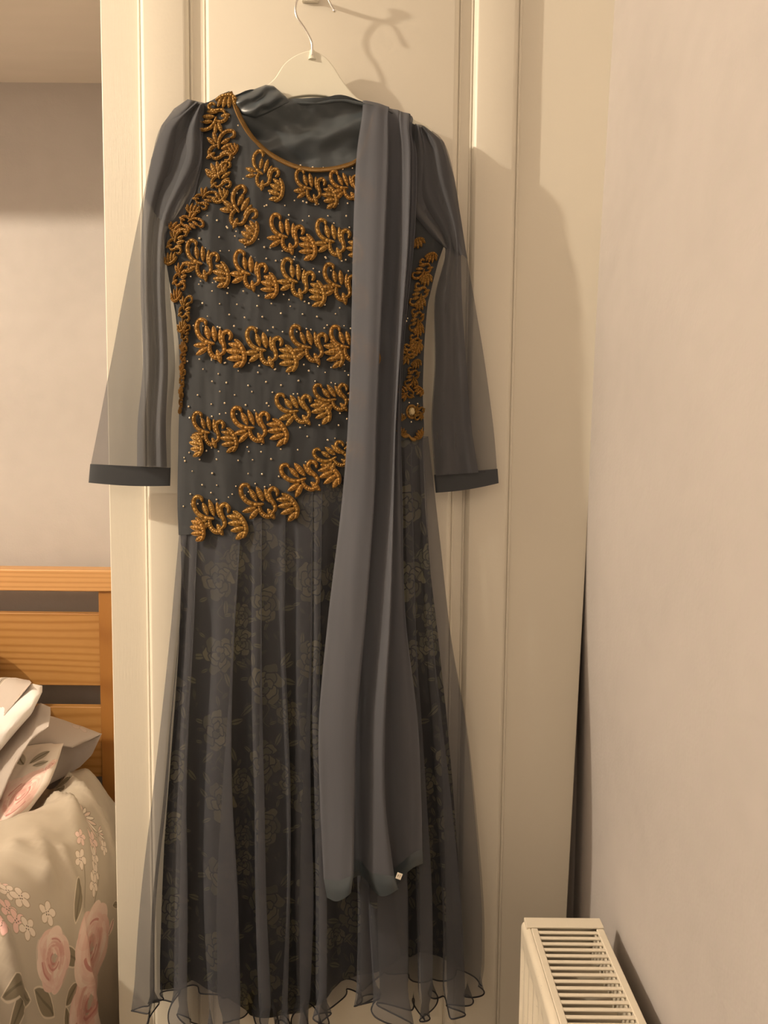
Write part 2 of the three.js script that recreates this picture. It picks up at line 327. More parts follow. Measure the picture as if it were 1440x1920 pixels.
// printed bedding
const INK = { bg: '#b9afa0', pink: ['#e9d0c6', '#dfb6ad', '#cf978f', '#b9736e'], pale: '#e9dcd0', leaf: '#857b67', leafD: '#6b624f', line: '#8d826f', white: '#efe7dc' };
function pRose(g, x, y, r, a = 0, sq = 1) {
  g.save(); g.translate(x, y); g.rotate(a); g.scale(1, sq); g.lineCap = 'round';
  for (let k = 0; k < 9; k++) { const t = k * 0.7 + rr(-0.15, 0.15), d = rr(0.5, 0.62) * r; g.beginPath(); g.ellipse(Math.cos(t) * d, Math.sin(t) * d, r * rr(0.4, 0.5), r * rr(0.3, 0.4), t + rr(0.6, 1.4), 0, 7); g.fillStyle = ['#e8cfc5', '#e2c0b6', '#ebd6cb'][k % 3]; g.fill(); }
  for (let k = 0; k < 46; k++) { const q = 1 - k / 46, d = (0.08 + 0.78 * q) * r, t = rr(0, 6.3); g.globalAlpha = rr(0.25, 0.55); g.beginPath(); g.arc(rr(-0.06, 0.06) * r, rr(-0.06, 0.06) * r, d, t, t + rr(0.5, 1.6)); g.lineWidth = r * rr(0.06, 0.2); g.strokeStyle = q > 0.62 ? ['#efdcd2', '#dcb3aa', '#e6c6bc'][k % 3] : ['#d3a097', '#c68c84', '#dfb5ac', '#cb958c'][k % 4]; g.stroke(); }
  g.globalAlpha = 0.7;
  for (const [q, s, e, w, c] of [[0.6, 0.7, 1.7, 0.07, 3], [0.56, 3.3, 4.1, 0.05, 3], [0.3, 5.4, 7.6, 0.06, 3], [0.15, 0, 3, 0.06, 3], [0.42, 2.2, 3.6, 0.05, 0]]) { g.beginPath(); g.arc(0, 0, q * r, s, e); g.lineWidth = w * r; g.strokeStyle = INK.pink[c]; g.stroke(); }
  g.restore();
}
function pBlossom(g, x, y, r, a = 0, c = INK.pale) {
  g.save(); g.translate(x, y); g.rotate(a);
  for (let k = 0; k < 5; k++) { g.save(); g.rotate(k * 1.2566); g.beginPath(); g.ellipse(r * 0.6, 0, r * 0.46, r * 0.36, 0, 0, 7); g.fillStyle = c; g.fill(); g.lineWidth = r * 0.07; g.strokeStyle = '#a2937f'; g.stroke(); g.restore(); }
  g.beginPath(); g.arc(0, 0, r * 0.3, 0, 7); g.fillStyle = c; g.fill();
  for (let k = 0; k < 4; k++) { g.fillStyle = '#5c4f42'; g.beginPath(); g.arc(Math.cos(k * 1.7) * r * 0.17, Math.sin(k * 1.7) * r * 0.17, r * 0.065, 0, 7); g.fill(); }
  g.restore();
}
function pLeaf(g, x, y, l, a, c = INK.leaf) {
  g.save(); g.translate(x, y); g.rotate(a); g.beginPath(); g.moveTo(0, 0); g.bezierCurveTo(l * 0.3, -l * 0.34, l * 0.75, -l * 0.26, l, 0); g.bezierCurveTo(l * 0.7, l * 0.24, l * 0.3, l * 0.26, 0, 0);
  g.fillStyle = c; g.fill(); g.lineWidth = l * 0.035; g.strokeStyle = '#d8cdbc'; g.stroke(); g.lineWidth = l * 0.05; g.strokeStyle = INK.leafD; g.beginPath(); g.moveTo(l * 0.08, 0); g.quadraticCurveTo(l * 0.5, -l * 0.05, l * 0.92, 0); g.stroke(); g.restore();
}
function pBud(g, x, y, r, a) { g.save(); g.translate(x, y); g.rotate(a); for (let k = -3; k <= 3; k++) { g.save(); g.rotate(k * 0.3); g.beginPath(); g.ellipse(0, -r * 0.6, r * 0.09, r * 0.45, 0, 0, 7); g.fillStyle = k % 2 ? '#ddc7ba' : '#e6ddd0'; g.fill(); g.lineWidth = r * 0.035; g.strokeStyle = '#84796a'; g.stroke(); g.restore(); } g.restore(); }
function pStem(g, pts, w = 3) { g.beginPath(); g.moveTo(...pts[0]); for (let i = 1; i < pts.length; i++) g.lineTo(...pts[i]); g.lineWidth = w; g.strokeStyle = '#8c8270'; g.stroke(); }

{ // duvet
  const XS = [[-2.02, 0.20], [-2.02, 0.45], [-1.93, 0.62], [-1.6, 0.66], [-1.2, 0.675], [-0.95, 0.675], [-0.80, 0.685], [-0.69, 0.68], [-0.61, 0.65], [-0.56, 0.57], [-0.535, 0.45], [-0.52, 0.33], [-0.505, 0.20], [-0.495, 0.10]];
  const NS = 220, NZ = 170, Z0 = -0.535, Z1 = 1.42, rows = [], info = [];
  const prof = resample(XS, NS); const al = [0]; for (let i = 1; i <= NS; i++) al.push(al[i - 1] + Math.hypot(prof[i][0] - prof[i - 1][0], prof[i][1] - prof[i - 1][1]));
  for (let j = 0; j <= NZ; j++) {
    const z = mix(Z0, Z1, Math.pow(j / NZ, 1.25)), row = [];
    const e = Math.exp(-(z - Z0) / 0.13), end = 1 - Math.pow(clamp(1 - (z - Z0) / 0.07), 2.2);
    for (let i = 0; i <= NS; i++) {
      let [x, y] = prof[i];
      const side = sst(-1.3, -0.55, x);
      x -= 0.115 * e * side;
      y = mix(0.50, y, 0.35 + 0.65 * end) + 0.012 * e;
      y -= 0.10 * sst(-0.67, -0.78, x) * (1 - sst(-0.33, -0.12, z));   // pressed down under the pillows
      // broad quilting plus creases that run from the pillow towards the near right
      const q = (x * 0.62 + z * 0.78) * 9, w = (x * 0.78 - z * 0.62) * 26 + 1.3 * noise(x * 5, z * 5);
      const cre = Math.pow(1 - Math.abs(noise(w * 0.5, q * 0.18, 3.3)), 5);
      const d = 0.020 * fbm(x * 5.5, z * 5.5, 2) + 0.026 * cre + 0.004 * fbm(x * 22, z * 22 + y * 14, 6);
      const sl = clamp((0.64 - y) / 0.25);
      row.push(V(Math.min(x + d * sl * 0.8, -0.468), Math.max(0.02, y + d * (1 - 0.7 * sl)), z));
    }
    rows.push(row);
  }
  { // standing creases that fan out below the pillow
    const near = (px, py) => { let b = 1e9, r; for (const row of rows) for (let i = 90; i <= NS; i++) { if (row[i].z > 0.5) continue; const [x, y] = project(row[i]), d = (x - px) ** 2 + (y - py) ** 2; if (d < b) { b = d; r = row[i]; } } return r.clone(); };
    const folds = [[10, 1590, 92, 1660, 0.020], [72, 1580, 98, 1670, 0.016], [112, 1592, 138, 1700, 0.022], [0, 1755, 42, 1910, 0.022], [130, 1490, 150, 1600, 0.010]].map(([a, b, c, d, h]) => [near(a, b), near(c, d), h]);
    for (const row of rows) for (const p of row) { let d = 0; for (const [a, b, h] of folds) { const ab = b.clone().sub(a), t = clamp(p.clone().sub(a).dot(ab) / ab.lengthSq(), -0.2, 1.2), q = p.distanceTo(a.clone().addScaledVector(ab, t)); d += h * Math.exp(-((q / 0.017) ** 2)) * sst(-0.2, 0.15, t) * (1 - sst(0.8, 1.2, t)); } p.y += d * 0.9; p.x = Math.min(p.x + d * 0.3, -0.468); }
  }
  // the print, laid out on the flat cloth in metres (u along the width, v along the length)
  const SZ = 1.15, PXM = 1536 / SZ, u0 = al[NS] - 1.0, v0 = Z0 - 0.05;
  const find = (px, py) => { let best = 1e9, r = [0, 0]; for (let j = 0; j <= NZ; j += 1) for (let i = 90; i <= NS; i++) { const p = rows[j][i]; if (p.z > 0.5) continue; const [a, b] = project(p), d = (a - px) ** 2 + (b - py) ** 2; if (d < best) { best = d; r = [al[i] - u0, p.z - v0]; } } return [r[0] * PXM, r[1] * PXM]; };
  const tex = canvasTex(1536, 1536, (g, w, h) => {
    g.fillStyle = INK.bg; g.fillRect(0, 0, w, h);
    const at = (px, py, fn) => { const [x, y] = find(px, py); fn(x, y); };
    const k = 1.55;                                  // canvas pixels per photo pixel, about
    const spray = (px, py, list) => list.forEach(([dx, dy, r, c]) => at(px + dx, py + dy, (x, y) => pBlossom(g, x, y, r * k, rnd() * 6, c)));
    at(118, 1790, (x, y) => pLeaf(g, x, y, 70 * k, -0.9)); at(140, 1730, (x, y) => pLeaf(g, x, y, 62 * k, -2.3));
    at(60, 1850, (x, y) => { pLeaf(g, x, y, 72 * k, -0.5); pLeaf(g, x - 20, y + 30, 60 * k, 1.2); pLeaf(g, x + 10, y + 20, 66 * k, 2.3); });
    at(120, 1890, (x, y) => { pLeaf(g, x, y, 50 * k, 0.2); pLeaf(g, x, y, 48 * k, -1.6); });
    at(105, 1480, (x, y) => { pLeaf(g, x, y, 42 * k, 0.9); pLeaf(g, x, y, 40 * k, 0.2); pLeaf(g, x, y, 30 * k, -0.7); });
    at(212, 1700, (x, y) => pLeaf(g, x, y, 30 * k, -1));
    pStem(g, [find(160, 1600), find(158, 1650), find(155, 1700)], 4); pStem(g, [find(182, 1640), find(175, 1700), find(170, 1750)], 4);
    at(163, 1530, (x, y) => pBud(g, x, y + 22, 40 * k, 0.4)); at(186, 1560, (x, y) => pBud(g, x, y + 15, 26 * k, 0.9));
    spray(165, 1580, [[-16, -14, 13, '#e8cdc4'], [8, -4, 17, '#e8cdc4'], [28, 8, 13], [-14, 26, 15], [14, 30, 16], [16, 58, 16], [12, 78, 17]]);
    spray(40, 1700, [[-36, -40, 14, '#eccfc9'], [-22, -24, 15], [0, -14, 18], [45, 10, 19], [-30, 4, 15, '#ecc8c2'], [-6, 24, 17, '#ecc8c2'], [8, 36, 17], [-38, 34, 18, '#e9bdb8']]);
    at(172, 1885, (x, y) => pRose(g, x, y, 56 * k, 0, 1.45)); at(103, 1795, (x, y) => pRose(g, x, y, 46 * k, 0.3, 1.2)); at(170, 1772, (x, y) => pRose(g, x, y, 60 * k, 0, 1.45));
    at(216, 1720, (x, y) => pLeaf(g, x, y, 30 * k, 1.2, '#e6c6bd'));
    for (let i = 0; i < 3; i++) { const x = 160 + i * 330, y = 1330 - (i % 2) * 80; pLeaf(g, x, y, 110, i); pRose(g, x + 40, y, 84, i); pBlossom(g, x - 70, y - 60, 30, i); }
    for (let i = 0; i < 9; i++) { const x = 40 + 50 * i, y = 120 + (i * 173) % 900; if (x < 330) pBlossom(g, x, y, 26, i); }
  });
  tex.flipY = false;
  const fabric = std({ map: tex, roughness: 0.46, sheen: 0.3, sheenRoughness: 0.5 });
  const g = grid(rows, (j, i, p) => [(al[i] - u0) / SZ, (p.z - v0) / SZ]);
  const D = mesh('duvet', g, fabric); D.userData = { label: 'taupe duvet printed with pink roses spread over the bed', category: 'duvet' };
}
{ // pillows
  const pillowTex = canvasTex(512, 512, (g, w, h) => {
    g.fillStyle = '#b7ada5'; g.fillRect(0, 0, w, h);
    for (let i = 0; i < 5; i++) pLeaf(g, 60 + i * 95, 90 + (i * 131) % 330, 70, i * 1.3, '#a2988d');
    for (let i = 0; i < 6; i++) { const x = 70 + (i * 157) % 400, y = 60 + (i * 211) % 400; g.save(); g.globalAlpha = 0.45; pBlossom(g, x, y, 40, i, '#cdb9b0'); g.restore(); }
  });
  const roseTex = canvasTex(512, 768, (g, w, h) => {
    g.fillStyle = '#ded3c8'; g.fillRect(0, 0, w, h);
    pLeaf(g, 200, 190, 150, -2.0, '#a39a8a'); pLeaf(g, 230, 200, 190, -0.5, '#9d9484'); pLeaf(g, 260, 230, 150, 0.2, '#aaa192');
    pRose(g, 240, 480, 190, 0.4, 1.15); pRose(g, 60, 330, 90, 2); pRose(g, 430, 360, 70, 2);
  });
  const caseM = std({ map: rep(pillowTex, 3.2), roughness: 0.7 }), inner = std({ color: 0xb7ada5, roughness: 0.75 }), white = std({ color: lin(0.80, 0.77, 0.75), roughness: 0.6 });
  const patch = (T, B, L, R, zf, wr = 0.004, n = 26) => coons(T, B, L, R, n, n, (x, y, u, v) => { const p = PT(x, y, zf(u, v)); p.z += wr * fbm(p.x * 24, p.y * 24, 1) ; return p; });
  const dome = (u, v) => Math.sqrt(Math.max(0, 16 * u * (1 - u) * v * (1 - v)));
  const cushion = (c, sx, sy, sz, ry, rz) => { const g = new THREE.SphereGeometry(1, 40, 24), p = g.attributes.position, q = V(); for (let i = 0; i < p.count; i++) { q.fromBufferAttribute(p, i); const f = v => Math.sign(v) * Math.pow(Math.abs(v), 0.55); const e = Math.hypot(q.x, q.y); p.setXYZ(i, f(q.x) * sx, f(q.y) * sy, q.z * sz * (0.9 + 0.25 * (1 - e)) + 0.006 * fbm(q.x * 3, q.y * 3, q.z)); } g.rotateX(-0.9); g.rotateZ(rz); g.rotateY(ry); g.translate(c.x, c.y, c.z); g.computeVertexNormals(); return g; };
  // lower pillow
  const A = thing('pillow', 'lower pillow in rose-printed case with open grey end', 'pillow', V(0, 0, 0), 'pillows stacked against the headboard');
  mesh('filling', cushion(V(-1.14, 0.765, -0.38), 0.25, 0.17, 0.045, 0, 0), white, A);
  mesh('case_top', grid(patch([[-60, 1330], [60, 1335], [100, 1343], [145, 1358], [191, 1376]], [[-60, 1400], [40, 1400], [90, 1398], [113, 1400], [135, 1402]], [[-60, 1330], [-60, 1400]], [[191, 1376], [165, 1390], [135, 1402]], (u, v) => -0.50 + 0.09 * v + 0.025 * dome(u, v)), (i, j, p) => [p.x, p.y + p.z]), caseM, A);
  mesh('case_lining', grid(patch([[108, 1396], [135, 1401], [162, 1390], [191, 1376]], [[88, 1473], [120, 1456], [150, 1438], [172, 1416], [191, 1376]], [[108, 1396], [104, 1430], [88, 1473]], [[191, 1376], [191, 1376]], (u, v) => mix(-0.435, -0.41, v) - 0.02 * dome(u, v), 0.002), null), inner, A);
  { const rows = patch([[-20, 1395], [48, 1398], [90, 1393], [120, 1393]], [[-20, 1580], [0, 1566], [55, 1520], [92, 1471]], [[-20, 1395], [-20, 1490], [-20, 1580]], [[120, 1393], [112, 1415], [104, 1440], [92, 1471]], (u, v) => mix(-0.405, -0.33, v) + 0.035 * dome(u, v), 0.007);
    const m = std({ map: roseTex, roughness: 0.7 }); mesh('case_front', grid(rows, (i, j) => [0.02 + 0.96 * j / 26, 1 - 0.02 - 0.96 * i / 26]), m, A, 'pale pillowcase face printed with a pink rose'); }
  // upper pillow: white inner pillow poking out of a grey case
  const Bp = thing('pillow', 'upper white pillow poking out of its grey floral case', 'pillow', V(0, 0, 0), 'pillows stacked against the headboard');
  mesh('filling', grid(patch([[-60, 1330], [0, 1318], [38, 1293], [60, 1282], [80, 1285]], [[-60, 1470], [0, 1408], [30, 1372], [58, 1340], [73, 1312]], [[-60, 1330], [-60, 1470]], [[80, 1285], [80, 1297], [73, 1312]], (u, v) => mix(-0.37, -0.33, v) + 0.045 * dome(u, v), 0.004), null), white, Bp);
  mesh('case_top', grid(patch([[-60, 1280], [0, 1271], [30, 1271], [56, 1276]], [[-60, 1460], [-20, 1400], [12, 1340], [56, 1284]], [[-60, 1280], [-60, 1460]], [[56, 1276], [58, 1280], [56, 1284]], (u, v) => mix(-0.42, -0.325, v) + 0.03 * dome(u, v)), (i, j, p) => [p.x, p.y + p.z]), caseM, Bp);
  mesh('case_lip', grid(patch([[-60, 1420], [0, 1395], [40, 1352], [74, 1318], [95, 1326]], [[-60, 1600], [0, 1502], [26, 1440], [58, 1388], [91, 1362]], [[-60, 1420], [-60, 1600]], [[95, 1326], [95, 1340], [91, 1362]], (u, v) => mix(-0.375, -0.315, v) + 0.012 * dome(u, v), 0.005), null), inner, Bp, 'turned-back grey lip of the pillowcase');
  mesh('case_back', cushion(V(-1.16, 0.89, -0.425), 0.25, 0.13, 0.04, 0, 0), caseM, Bp);
}

// ------------------------------------------------------------------ garment surface
const OUT = [[150, 375, 790], [180, 370, 790], [300, 345, 805], [430, 306, 832], [500, 310, 822], [600, 331, 802], [700, 336, 797], [830, 333, 799], [1000, 333, 812], [1150, 320, 842], [1300, 302, 872], [1500, 283, 890], [1750, 253, 907], [1950, 258, 900]]
  .map(([y, l, r]) => { const a = PT(l, y, 0.045), b = PT(r, y, 0.045); return [(a.y + b.y) / 2, (a.x + b.x) / 2, (b.x - a.x) / 2]; });
function outline(y) {
  if (y >= OUT[0][0]) return OUT[0]; for (let i = 0; i < OUT.length - 1; i++) if (y >= OUT[i + 1][0]) { const t = (y - OUT[i][0]) / (OUT[i + 1][0] - OUT[i][0]); return [y, mix(OUT[i][1], OUT[i + 1][1], t), mix(OUT[i][2], OUT[i + 1][2], t)]; }
  return OUT.at(-1);
}
function zf(x, y) {                                      // the garment hangs nearly flat at the shoulders and fills out downwards
  const [, c, h] = outline(y), n = (x - c) / h, t = sst(1.95, 1.15, y);
  return mix(0.038, 0.045, t) + mix(0.010, 0.034, t) * Math.sqrt(Math.max(0, 1 - n * n));
}
function D(px, py, off = 0) { let z = 0.07; for (let k = 0; k < 5; k++) { const p = PT(px, py, z); z = zf(p.x, p.y) + off; } return PT(px, py, z); }
const MPX = 1 / 1215;                                    // metres per photo pixel on the garment

// hanger and hook
{
  const H = thing('door_hook', 'white door hook with projecting peg above the hanger', 'hook', PT(582, 2, 0));
  const plate = new RoundedBoxGeometry(0.026, 0.056, 0.007, 2, 0.0014); plate.translate(0.0, 0.0245, 0.0035);
  mesh('plate', plate, M.paint, H);
  mesh('peg', tube([V(0, 0.002, 0.005), V(0, 0.001, 0.018), V(0, 0.0, 0.034), V(0, 0.002, 0.044), V(0.001, 0.016, 0.050)], 0.0032, 30, 10), M.chrome, H);
  mesh('knob', new THREE.SphereGeometry(0.0058, 16, 12).translate(0.001, 0.018, 0.050), M.chrome, H);
  const G = thing('clothes_hanger', 'cream plastic hanger with wire hook inside the grey dress', 'hanger', PT(585, 97, 0.039));
  const o = G.position, at = (x, y, z = 0.039) => PT(x, y, z).sub(o);
  mesh('wire_hook', tube([at(585, 104), at(585.5, 92), at(584, 78), at(572, 55), at(557, 32), at(554, 14), at(560, -6), at(577, -22), at(599, -20), at(612, -8), at(620, 8), at(627, 20)], 0.0018, 90, 10), M.chrome, G);
  mesh('wire_tip', new THREE.SphereGeometry(0.0028, 12, 10).translate(...at(627, 20).toArray()), M.chrome, G);
  const P = [[585, 95], [560, 101], [535, 118], [514, 148], [480, 172], [430, 190], [385, 204], [352, 222], [350, 238], [372, 240], [420, 224], [470, 208], [512, 192], [535, 182], [560, 176], [585, 174], [612, 176], [640, 184], [665, 197], [700, 214], [740, 232], [785, 252], [806, 254], [806, 240], [780, 226], [735, 208], [695, 196], [668, 183], [640, 150], [622, 122], [605, 104]];
  const s = new THREE.Shape(); s.setFromPoints(new THREE.CatmullRomCurve3(P.map(([x, y]) => at(x, y)), true, 'centripetal').getPoints(200).map(p => new THREE.Vector2(p.x, p.y)));
  const g = new THREE.ExtrudeGeometry(s, { depth: 0.004, bevelEnabled: true, bevelSize: 0.002, bevelThickness: 0.002, bevelSegments: 3 }); g.translate(0, 0, -0.009);
  mesh('hanger_body', g, M.plastic, G);
  mesh('neck_collar', new THREE.CylinderGeometry(0.0035, 0.0062, 0.014, 12).translate(0, -0.003, -0.004), M.plastic, G);
}

// ------------------------------------------------------------------ the dress
const DR = thing('dress', 'long grey sheer dress with gold beaded bodice on hanger', 'dress', V(0, 0, 0));
const LEFT = [[378, 195], [376, 225], [374, 270], [373, 312], [366, 340], [357, 361], [340, 390], [322, 418], [308, 440], [309, 470], [314, 505], [321, 545], [330, 590], [335, 640], [337, 690], [337, 745], [335, 800], [334, 850], [333, 900], [333, 950], [335, 1003]];
const RIGHT = [[790, 240], [783, 275], [781, 330], [780, 396], [800, 420], [820, 442], [832, 462], [822, 490], [814, 520], [808, 545], [802, 570], [799, 600], [797, 625], [795, 655], [794, 690], [793, 720], [793, 750], [794, 775], [795, 795], [795, 810], [793, 822]];
const TOPF = resample([[378, 195], [405, 183], [432, 172], [440, 195], [450, 220], [470, 255], [495, 281], [520, 298], [550, 312], [580, 319], [610, 319], [640, 314], [663, 305], [682, 280], [696, 245], [706, 205], [722, 205], [755, 222], [790, 240]], 60);
const HEM = resample([[335, 1003], [385, 1000], [440, 990], [495, 968], [540, 945], [580, 920], [615, 890], [650, 862], [690, 842], [740, 828], [793, 822]], 40);
const hemY = px => { for (let i = 0; i < HEM.length - 1; i++) if (px <= HEM[i + 1][0]) return mix(HEM[i][1], HEM[i + 1][1], clamp((px - HEM[i][0]) / (HEM[i + 1][0] - HEM[i][0]))); return 822; };
{
  const rows = coons(TOPF, HEM, LEFT, RIGHT, 120, 160, (x, y, u, v) => { const p = D(x, y); p.z += 0.005 * noise(p.x * 30 + 0.6 * noise(p.y * 5, 1), p.y * 4.5, 8) + 0.0008 * noise(p.x * 120, p.y * 20, 9); return p; });
  mesh('bodice', grid(rows), M.net, DR, 'dark grey net bodice front');
  const TOPB = resample([[378, 195], [415, 186], [445, 180], [475, 170], [505, 172], [530, 186], [560, 189], [600, 189], [640, 184], [672, 190], [700, 196], [740, 215], [790, 240]], 40);
  const back = coons(TOPB, HEM, LEFT, RIGHT, 110, 160, (x, y, u, v) => {
    const e = Math.min(1, 6 * Math.min(u, 1 - u)), p = PT(x, y, mix(0.038, mix(0.041, 0.018, sst(170, 330, y)), e));
    const t = y - 185, f = 0.006 * Math.sin((t + 0.28 * (x - 560) + 10 * noise(x * 0.012, y * 0.01)) / 11) * Math.exp(-t / 95) + 0.0035 * noise(x * 0.03, y * 0.05, 2);
    p.z += e * (f + 0.004); return p;
  });
  mesh('back_panel', grid(back), M.satin, DR, 'satin grey back lining seen through the neckline');
  // twisted bulge of lining beside the left shoulder, and the thin rolled edge that runs on from it
  const bulge = coons([[437, 184], [458, 176], [480, 166], [498, 159], [513, 161], [526, 172], [546, 190]], [[440, 200], [455, 214], [478, 222], [500, 214], [520, 204], [536, 196], [546, 192]], [[437, 184], [438, 192], [440, 200]], [[546, 190], [546, 192]], 40, 24, (x, y, u, v) => {
    const d = Math.sqrt(Math.max(0, 4 * v * (1 - v))) * Math.sqrt(Math.max(0, 4 * u * (1 - u)));
    const w = (x - 440) * 0.5 + (y - 160) * 0.9;
    return PT(x, y, 0.044 + 0.012 * d + 0.004 * d * Math.sin(w / 4.2 + 2 * noise(x * 0.04, y * 0.04)));
  });
  mesh('back_neck_twist', grid(bulge), M.satin, DR, 'twisted satin bulge of the back neckline');
  mesh('back_neck_edge', tube(resample([[536, 190], [560, 193], [600, 193], [640, 188], [672, 194], [700, 200]], 24).map(([x, y]) => PT(x, y, 0.046)), 0.0028, 60, 8), M.satin, DR, 'rolled satin edge of the back neckline');
  // gold neckline band
  const N = resample([[431, 172], [438, 190], [450, 220], [470, 254], [495, 280], [520, 297], [550, 311], [580, 318], [610, 318], [640, 313], [672, 299], [690, 262], [704, 210]], 120), nr = [];
  N.forEach(([x, y], i) => { const a = N[Math.max(0, i - 1)], b = N[Math.min(120, i + 1)], l = Math.hypot(b[0] - a[0], b[1] - a[1]), nx = -(b[1] - a[1]) / l, ny = (b[0] - a[0]) / l, row = []; for (let k = 0; k <= 8; k++) { const s = k / 8 * 2 - 1; row.push(D(x + nx * 4.6 * s, y + ny * 4.6 * s, 0.001 + 0.0032 * Math.sqrt(1 - 0.9 * s * s))); } nr.push(row); });
  mesh('neckline_band', grid(nr, (i, j) => [i / 12, j / 8]), M.beadBand, DR, 'gold beaded neckline band');
  // gold scalloped foot of the side panel
  const S = resample([[751, 812], [758, 818], [766, 817], [772, 823], [780, 823], [787, 813], [793, 804]], 40), sr = [];
  S.forEach(([x, y], i) => { const row = []; for (let k = 0; k <= 6; k++) { const s = k / 6 * 2 - 1; row.push(D(x, y + 3.6 * s, 0.001 + 0.003 * Math.sqrt(1 - 0.9 * s * s))); } sr.push(row); });
  mesh('scalloped_edging', grid(sr, (i, j) => [i / 12, j / 6]), M.bead[0], DR, 'gold beaded scalloped edging');
}
// skirt: lace lining and sheer overskirt
const zl = (px, py, off) => D(px, py, off);
{
  const LL = [[338, 985], [340, 1080], [336, 1200], [328, 1320], [318, 1450], [308, 1580], [303, 1700], [300, 1800], [300, 1856]], RL = [[792, 815], [797, 950], [808, 1080], [822, 1200], [836, 1330], [848, 1460], [858, 1600], [864, 1720], [866, 1815]];
  const BT = [[300, 1856], [335, 1852], [360, 1838], [395, 1850], [440, 1880], [470, 1900], [520, 1905], [570, 1898], [610, 1870], [640, 1840], [690, 1822], [740, 1806], [760, 1790], [790, 1785], [830, 1795], [866, 1815]];
  const rows = coons(HEM.map(([x, y]) => [x, y - 6]), BT, LL, RL, 160, 120, (x, y, u, v) => { const p = D(x, y, -0.006 - 0.034 * sst(0, 0.25, v)); const e = Math.min(1, 10 * Math.min(u, 1 - u)); p.z = Math.max(0.012, p.z + e * v * 0.008 * Math.sin(u * 40 + 3 * noise(u * 6, v * 2))); return p; });
  mesh('lace_underskirt', grid(rows), M.lace, DR, 'dark underskirt of olive rose lace');
  const bk = coons(HEM, BT, LL, RL, 60, 40, (x, y, u, v) => { const e = Math.min(1, 10 * Math.min(u, 1 - u)); return PT(x, y, 0.014 * e + 0.03 * (1 - e)); });
  mesh('underskirt_back', grid(bk), M.lace, DR);

  const K = [
    [336, 318, 302, 285, 262, 250, 0, 1885], [345, 328, 314, 302, 284, 278, 1.2, 1912], [350, 335, 322, 312, 292, 290, 0.4, 1908], [354, 340, 328, 318, 302, 298, -2, 1862], [358, 346, 336, 328, 322, 322, -2, 1864],
    [362, 350, 342, 336, 333, 330, 1.5, 1925], [370, 362, 354, 350, 352, 350, 1.8, 1935], [385, 376, 368, 366, 360, 352, -1, 1905], [405, 395, 385, 378, 380, 392, -1, 1935], [412, 404, 394, 386, 383, 396, 1.2, 1940], [424, 414, 408, 402, 399, 402, 2, 1942],
    [450, 438, 434, 436, 447, 452, 2, 1942], [458, 446, 440, 438, 442, 448, -2.2, 1905], [472, 468, 470, 474, 484, 486, -2.2, 1905], [476, 473, 474, 478, 479, 488, 1.6, 1940], [490, 490, 492, 496, 500, 511, 1.6, 1942], [500, 500, 500, 502, 502, 511, -0.8, 1930], [522, 522, 525, 530, 534, 526, -0.8, 1930],
    [528, 528, 533, 538, 537, 525, 0.8, 1940], [535, 534, 540, 545, 544, 538, 0.8, 1940], [545, 545, 546, 548, 545, 542, -2, 1905], [555, 553, 552, 552, 553, 556, -2, 1908], [560, 558, 556, 556, 556, 560, 0.3, 1935], [585, 584, 582, 583, 588, 578, 0.3, 1930], [588, 587, 584, 588, 590, 588, -1.5, 1905], [592, 590, 588, 592, 595, 596, 1.2, 1930],
    [604, 600, 600, 606, 613, 612, 1.4, 1922], [615, 610, 612, 620, 622, 616, -1, 1890], [630, 625, 630, 638, 636, 632, -2.5, 1884], [650, 650, 655, 660, 668, 668, -2.5, 1852], [660, 660, 664, 668, 672, 669, 0.5, 1872], [680, 680, 684, 690, 694, 704, 0.3, 1884], [686, 688, 690, 696, 697, 706, 1.5, 1905], [740, 745, 752, 758, 765, 764, 1.5, 1908],
    [744, 748, 754, 760, 764, 766, -2.2, 1880], [756, 762, 768, 774, 784, 786, -2.2, 1876], [758, 764, 770, 776, 782, 786, 1.2, 1916], [770, 780, 790, 800, 811, 810, 1.2, 1912], [774, 784, 794, 803, 811, 812, -2, 1868], [784, 798, 808, 818, 832, 832, -2, 1864], [785, 800, 810, 820, 831, 832, 1, 1902], [793, 812, 828, 846, 865, 874, 1, 1903], [795, 814, 830, 848, 868, 876, -1, 1872], [800, 828, 850, 872, 886, 888, -0.5, 1868], [803, 846, 872, 888, 903, 902, 0, 1846]];
  const YS = [1200, 1350, 1500, 1700, 1860];
  const KK = []; const RIDGE = new Set([2, 6, 11, 15, 19, 23, 26, 31, 33, 37, 41]);
  const FOLD = [0, 0.1, 0.35, 0.7, 1, 1];
  K.forEach((k, i) => {
    KK.push(k);
    if (RIDGE.has(i)) {                                // a Z-pleat: the cloth turns back under the ridge and out again
      const l = K[i - 1], at = f => k.slice(0, 6).map((x, r) => mix(x, l[r], FOLD[r] * f));
      KK.push([...at(0.85), k[6] - 0.9, k[7] - 12]); KK.push([...at(0.05), k[6] - 1.8, Math.min(k[7] - 18, 1900)]);
    }
  });
  const keys = KK.map(([x0, x1, x2, x3, x4, x5, dz, yb]) => {
    const yt = hemY(clamp(x0, 335, 793)) - 4, P = [];
    const half = mix(yt, 1200, 0.5);
    const amp = [0.04, 0.22, 0.45, 0.7, 0.9, 1, 1];
    [[x0, yt], [mix(x0, x1, 0.5), half], [x1, 1200], [x2, 1350], [x3, 1500], [x4, 1700], [x5, yb]].forEach(([x, y], i) => P.push(D(x, y, -0.001 + amp[i] * (0.004 + dz * 0.014))));
    return P;
  });
